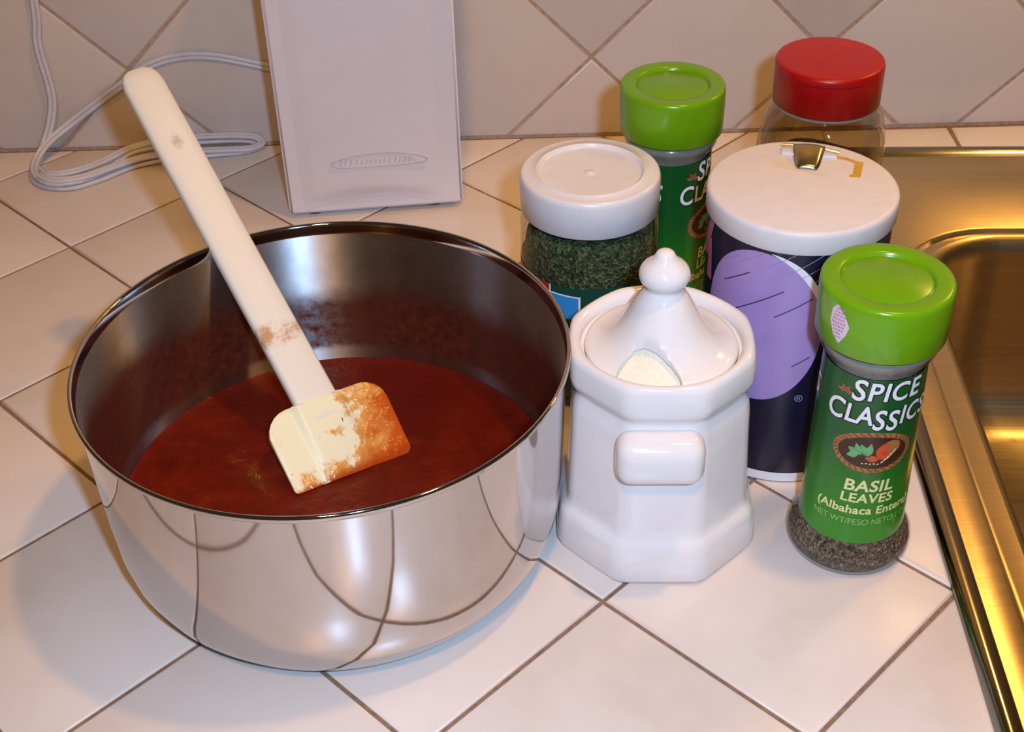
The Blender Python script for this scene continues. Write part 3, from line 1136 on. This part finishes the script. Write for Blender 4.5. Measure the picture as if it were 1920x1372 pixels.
wrap('pink_letter_stroke', [poly_flat([(-0.0590, 0.1080), (-0.0510, 0.1090), (-0.0445, 0.1290), (-0.0500, 0.1290)]), poly_flat([(-0.0500, 0.0985), (-0.0440, 0.0990), (-0.0462, 0.1200), (-0.0500, 0.1190)])], RC, 0, m_pinkpr, salt, 0.0003)
wrap('lettering', [shift(text_flat('\u00ae', 0.0052, 0, 0), 0.0090, 0.0500)], RC, 0, m_streak, salt, 0.0003)
# metal pour spout with hinge wire, held by a bit of amber tape
ca, sa = math.cos(math.radians(13.3)), math.sin(math.radians(13.3))
spout = []
n = 9
V, F = [], []
for i in range(n):
    t = i / (n - 1)
    hw = 0.0075 * (1 - t) + 0.0052 * t
    y = 0.0305 - 0.0165 * t
    zc = 0.1452 - 0.0036 * t + 0.0006 * math.sin(PI * t)
    if t > 0.85:
        hw *= 0.86 if t > 0.95 else 0.96
    for k in range(7):
        u = -1 + 2 * k / 6
        V.append((u * hw + 0.0010, y, zc + 0.0010 * (1 - u * u)))
for i in range(n - 1):
    for k in range(6):
        F.append((i * 7 + k, i * 7 + k + 1, (i + 1) * 7 + k + 1, (i + 1) * 7 + k))
sp_o = put('pour_spout', mesh('pour_spout', V, F, 60), m_tin, salt, label='folded tin pour spout')
sm_ = sp_o.modifiers.new('thickness', 'SOLIDIFY')
sm_.thickness = 0.0006
hv, hf = tube('hinge', [(-0.0120, 0.0318, 0.1440), (-0.004, 0.0312, 0.1444), (0.005, 0.0304, 0.1444), (0.0150, 0.0288, 0.1436)], 0.0008)
put('hinge_wire', mesh('hinge_wire', hv, hf), m_tin, sp_o)
hb = rbox('spout_base', -0.0115, 0.0140, 0.0270, 0.0330, 0.1410, 0.1424, 0.0005)
put('spout_base', hb, m_saltlid, sp_o)


def lid_patch(name, pts, mat, h=0.00025):
    V = [(x, y, 0.1412) for x, y in pts] + [(x, y, 0.1412 + h) for x, y in pts]
    n = len(pts)
    F = [tuple(range(n))[::-1], tuple(range(n, 2 * n))] + [(i, (i + 1) % n, (i + 1) % n + n, i + n) for i in range(n)]
    return put(name, mesh(name, V, F, flat=True), mat, salt)


lid_patch('amber_tape', [(0.0120, 0.0298), (0.0185, 0.0290), (0.0225, 0.0262), (0.0262, 0.0255), (0.0250, 0.0110), (0.0200, 0.0106), (0.0202, 0.0128), (0.0215, 0.0132), (0.0222, 0.0240), (0.0190, 0.0262), (0.0122, 0.0275)], m_tape)
lid_patch('tape_residue', [(-0.0160, 0.0190), (-0.0090, 0.0215), (-0.0060, 0.0150), (0.010, 0.0105), (0.0098, 0.0085), (-0.0100, 0.0130), (-0.0170, 0.0140)], m_tapeold, 0.0001)

# ------------------------------------------------------------------ herb jar with white lid
hj = empty('herb_jar', (0.0030, 0.1716, 0), math.radians(-3.5), 'round clear jar of green dried herbs with wide white lid', 'spice jar')
put('jar_body', lathe('jar_body', [(0.0, 0.001), (0.0290, 0.001), (0.0325, 0.0), (0.0347, 0.003), (0.0350, 0.010), (0.0350, 0.088), (0.0348, 0.0950), (0.0338, 0.0995), (0.0320, 0.1020), (0.0312, 0.1035), (0.0312, 0.1190)], 96, sharp=50), m_glass, hj)
ci = [(0.0, 0.003), (0.0310, 0.003), (0.0330, 0.008), (0.0334, 0.060), (0.0332, 0.076), (0.0322, 0.0860), (0.0298, 0.0925), (0.0250, 0.0955), (0.0120, 0.0935), (0.0, 0.0930)]
cm = lathe('dried_herbs', ci, 96, sharp=50)
for v in cm.vertices:
    if v.co.z > 0.07:
        k = 0.0022 * mnoise.noise(v.co * 90) + 0.001 * mnoise.noise(v.co * 260)
        v.co.z += k * 1.2
        s_ = 1 - abs(k) * 6
        v.co.x *= s_
        v.co.y *= s_
put('dried_herbs', cm, m_parsley, hj, kind='stuff')
put('lid', lathe('lid', [(0.0315, 0.1020), (0.0340, 0.1020), (0.0345, 0.1025), (0.0348, 0.1150), (0.0347, 0.1190), (0.0343, 0.1208), (0.0335, 0.1217), (0.0322, 0.1219), (0.0278, 0.1216), (0.0272, 0.1222), (0.0266, 0.1224), (0.0260, 0.1219), (0.0255, 0.1208), (0.0248, 0.1204), (0.0240, 0.1203), (0.0040, 0.1202), (0.0024, 0.1202), (0.0015, 0.1209), (0.0, 0.1210)], 96, sharp=50), m_whitelid, hj)
lb = wrap('label', [poly_flat([(-0.0850, 0.0100), (0.0850, 0.0100), (0.0850, 0.0745), (-0.0850, 0.0745)])], 0.0350, 0, m_dgreenpr, hj, 0.00015)
wrap('red_block', [poly_flat([(-0.0480, 0.0690), (-0.0206, 0.0690), (-0.0206, 0.0744), (-0.0480, 0.0744)])], 0.0350, 0, m_redpr, lb, 0.00025)
arcp = [(-0.0440 + 0.003 * k, 0.0694 + 0.0006 * math.sin(PI * (k / 13))) for k in range(14)]
wrap('blue_block', [poly_flat([(-0.0440, 0.0560), (-0.0050, 0.0560)] + arcp[::-1])], 0.0350, 0, m_bluepr, lb, 0.00032)
wrap('white_line', [stroke_flat(arcp, 0.0008), stroke_flat([(-0.0202, 0.0698), (-0.0202, 0.0720), (-0.0202, 0.0744)], 0.0008), stroke_flat([(-0.0046, 0.0560), (-0.0046, 0.0630), (-0.0046, 0.0698)], 0.0010)], 0.0350, 0, m_whitepr, lb, 0.00040)

# ------------------------------------------------------------------ red lidded jar
rj = empty('red_lid_jar', (0.1340, 0.2500, 0), math.radians(10), 'square clear glass spice jar with red plastic lid near the wall', 'spice jar')


def squircle(t, r, e):
    e = e or 2.0
    c, s = abs(math.cos(t + PI / 4)), abs(math.sin(t + PI / 4))
    return r / (c ** e + s ** e) ** (1 / e)


rb = [(0.0, 0.0012, 4), (0.0250, 0.0012, 4), (0.0285, 0.0, 4), (0.0305, 0.003, 4), (0.0310, 0.010, 4), (0.0310, 0.0900, 3.8), (0.0308, 0.1000, 3.2), (0.0303, 0.1080, 2.6), (0.0290, 0.1130, 2.2), (0.0270, 0.1155, 2.0), (0.0268, 0.1165, 2.0), (0.0262, 0.1170, 2.0), (0.0262, 0.1350, 2.0)]
put('jar_body', lathe('jar_body', rb + [(r - 0.0022, max(z - 0.0006, 0.003), e) for r, z, e in rb[::-1][:-2]] + [(0.0, 0.0032, 4)], 96, squircle, 50), m_glass_thick, rj)
put('ground_spice', lathe('ground_spice', [(r * 0.90, max(z, 0.0045), e) for r, z, e in rb[:5]] + [(0.0279, 0.078, 3.8), (0.0, 0.0790, 3.8)], 72, squircle, 50), m_spice, rj, kind='stuff')
put('lid', lathe('lid', [(0.0268, 0.1185), (0.0281, 0.1185), (0.0285, 0.1189), (0.0286, 0.1390), (0.0284, 0.1402), (0.0279, 0.1411), (0.0270, 0.1415), (0.0258, 0.1416), (0.0, 0.1413)], 96, sharp=50), m_redlid, rj)
put('seal_collar', lathe('seal_collar', [(0.0262, 0.1168), (0.0282, 0.1172), (0.0283, 0.1180), (0.0262, 0.1183)], 96, sharp=50), m_frosted, rj)
wrap('lid_flap_seam', [stroke_flat([(-0.018 + 0.003 * k, 0.1372) for k in range(13)], 0.0005)], 0.0286, math.radians(-20), plain('dark_red_seam', (120, 8, 14), 0.4), rj, 0.0001)

# ------------------------------------------------------------------ white appliance against the wall
A = Vector((-0.1783, 0.3391))
B = Vector((-0.0674, 0.3493))
ang = math.atan2(B.y - A.y, B.x - A.x)
app = empty('white_appliance', ((A.x + B.x) / 2, (A.y + B.y) / 2, 0), ang, 'white upright plastic appliance against the tiled wall, its cord at the left', 'appliance')
wd_ = (B - A).length / 2
bm = bmesh.new()
bmesh.ops.create_cube(bm, size=1)
for v in bm.verts:
    v.co = Vector((v.co.x * 2 * wd_, 0.0345 + v.co.y * 0.069, 0.1215 + v.co.z * 0.237))
bmesh.ops.bevel(bm, geom=bm.edges[:], offset=0.0022, segments=3, affect='EDGES')
put('housing', bm_mesh('housing', bm, 60), m_box, app)
# front panel, slightly proud, its foot swept up in a shallow curve
pl, prr = -wd_ + 0.010, wd_ - 0.0135
rows = []
nx, nz_ = 24, 40
V, F = [], []
for j in range(nz_ + 1):
    for i in range(nx + 1):
        u = i / nx
        x = pl + (prr - pl) * u
        zlow = 0.0060 + 0.0075 * math.sin(PI * u) ** 0.9
        z = zlow + (0.232 - zlow) * (j / nz_) ** 1.6
        e = min(min(u, 1 - u) / 0.08, 1)
        dz = min((z - zlow) / 0.010, 1)
        bulge = 0.0030 * math.sin(PI * u) + 0.0012
        V.append((x, -(bulge * e * e * (3 - 2 * e) * (0.15 + 0.85 * dz * dz * (3 - 2 * dz))) - 0.0002, z))
for j in range(nz_):
    for i in range(nx):
        a = j * (nx + 1) + i
        F.append((a, a + 1, a + nx + 2, a + nx + 1))
panel = put('front_panel', mesh('front_panel', V, F, 70), m_box, app)
# embossed name lozenge (the raised letters are too worn to read)
ev, ef = tube('lozenge', [(-0.030 * math.cos(t) + 0.004, -0.0046, 0.0395 + 0.0046 * math.sin(t) + 0.0016 * (1 - math.cos(t) ** 2)) for t in [2 * PI * k / 28 for k in range(29)]], 0.0005, 6, cap=False)
emb = put('embossed_lozenge', mesh('embossed_lozenge', ev, ef), m_emboss, panel)
parts = []
x = -0.020
while x < 0.026:
    h = random.uniform(0.0022, 0.0040)
    w_ = random.uniform(0.0010, 0.0022)
    zb = 0.0382 + 0.0010 * math.cos(x * 50)
    parts.append(tube('mark', [(x, -0.0046, zb), (x + w_ * 0.4, -0.0046, zb + h * 0.5), (x + w_ * 0.5, -0.0046, zb + h)], 0.00035, 5))
    x += w_ + 0.0016
put('embossed_marks', merge('embossed_marks', parts), m_emboss, panel)
for sx in (-0.040, 0.037):
    put('foot', lathe('foot', [(0.0, 0.0), (0.0050, 0.0), (0.0055, 0.0008), (0.0055, 0.0040), (0.0, 0.0040)], 20), m_boxdark, app, (sx, 0.010, 0))
    put('foot', lathe('foot', [(0.0, 0.0), (0.0050, 0.0), (0.0055, 0.0008), (0.0055, 0.0040), (0.0, 0.0040)], 20), m_boxdark, app, (sx, 0.058, 0))

# ------------------------------------------------------------------ power cord
Rc = 0.0016
YW = WALL_Y - 0.0026
main = [(-0.338, YW, 0.30), (-0.342, YW, 0.20), (-0.3440, YW, 0.1091), (-0.3480, YW - 0.001, 0.080), (-0.3465, YW - 0.002, 0.045), (-0.3500, YW - 0.006, 0.026), (-0.3560, YW - 0.014, 0.012), (-0.3600, 0.416, 0.0035), (-0.3570, 0.400, 0.0018), (-0.3460, 0.3900, 0.0018), (-0.3300, 0.3880, 0.0018), (-0.3130, 0.3990, 0.0018), (-0.2950, 0.4150, 0.0022), (-0.270, 0.4230, 0.0030), (-0.240, 0.4290, 0.0022), (-0.2200, 0.4330, 0.0020), (-0.2130, 0.4370, 0.003), (-0.2200, 0.4405, 0.0045), (-0.245, 0.4400, 0.0052),
        (-0.275, 0.4340, 0.0060), (-0.2980, 0.4240, 0.0058), (-0.3080, 0.4060, 0.0036), (-0.3230, 0.3890, 0.0050), (-0.3420, 0.3850, 0.0052), (-0.3560, 0.3960, 0.0052), (-0.3620, 0.4120, 0.0065), (-0.3560, 0.4280, 0.0140), (-0.3400, 0.4390, 0.0240), (-0.3200, YW, 0.0370), (-0.3020, YW, 0.0490), (-0.2820, YW, 0.0620), (-0.2600, YW, 0.0690), (-0.2350, YW, 0.0690), (-0.2050, YW, 0.0620), (-0.1700, YW, 0.0520), (-0.1500, YW - 0.002, 0.0450)]
coil = [(-0.3520, 0.3960, 0.0070), (-0.3400, 0.3880, 0.0075), (-0.3220, 0.3920, 0.0075), (-0.304, 0.4060, 0.0075), (-0.285, 0.4190, 0.0070), (-0.255, 0.4255, 0.0068), (-0.230, 0.4285, 0.0056), (-0.2160, 0.4310, 0.0050), (-0.2105, 0.4355, 0.0058), (-0.2170, 0.4395, 0.0080), (-0.2400, 0.4400, 0.0088), (-0.2700, 0.4360, 0.0092), (-0.2960, 0.4270, 0.0085), (-0.3120, 0.4080, 0.0085), (-0.3280, 0.3940, 0.0090), (-0.3450, 0.3920, 0.0085), (-0.3540, 0.4020, 0.0080)]


def side_path(pts, d):
    """second conductor: beside the first, in the plane of the surface the cord lies on"""
    P = [Vector(p) for p in pts]
    out = []
    for i, p in enumerate(P):
        t = (P[min(i + 1, len(P) - 1)] - P[max(i - 1, 0)]).normalized()
        w = min(max((p.z - 0.006) / 0.02, 0.0), 1.0)
        nrm = Vector((0, -w, 1 - w)).normalized()
        out.append(tuple(p + t.cross(nrm).normalized() * d))
    return out


parts = [tube('c', main, Rc), tube('c', side_path(main, 0.0029), Rc), tube('c', coil, Rc), tube('c', side_path(coil, 0.0029), Rc)]
cord = put('power_cord', merge('power_cord', parts, 60), m_cord)
cord['label'] = 'white power cord looped along the wall left of the appliance'
cord['category'] = 'cord'

# water drops on the sink basin wall
def drop(loc, r, label):
    me = lathe('water_drop', [(0.0, r * 0.55), (r * 0.35, r * 0.50), (r * 0.7, r * 0.33), (r * 0.92, r * 0.12), (r, 0.0), (0.0, 0.0)], 20, sharp=60)
    o = put('water_drop', me, m_glass, None, loc)
    o['label'] = label
    o['category'] = 'water drop'
    return o


drop((0.2830, 0.2560, -0.1303), 0.0030, 'larger water drop on the floor of the steel sink')
drop((0.2960, 0.2440, -0.1304), 0.0018, 'tiny water drop on the sink floor beside the larger one')
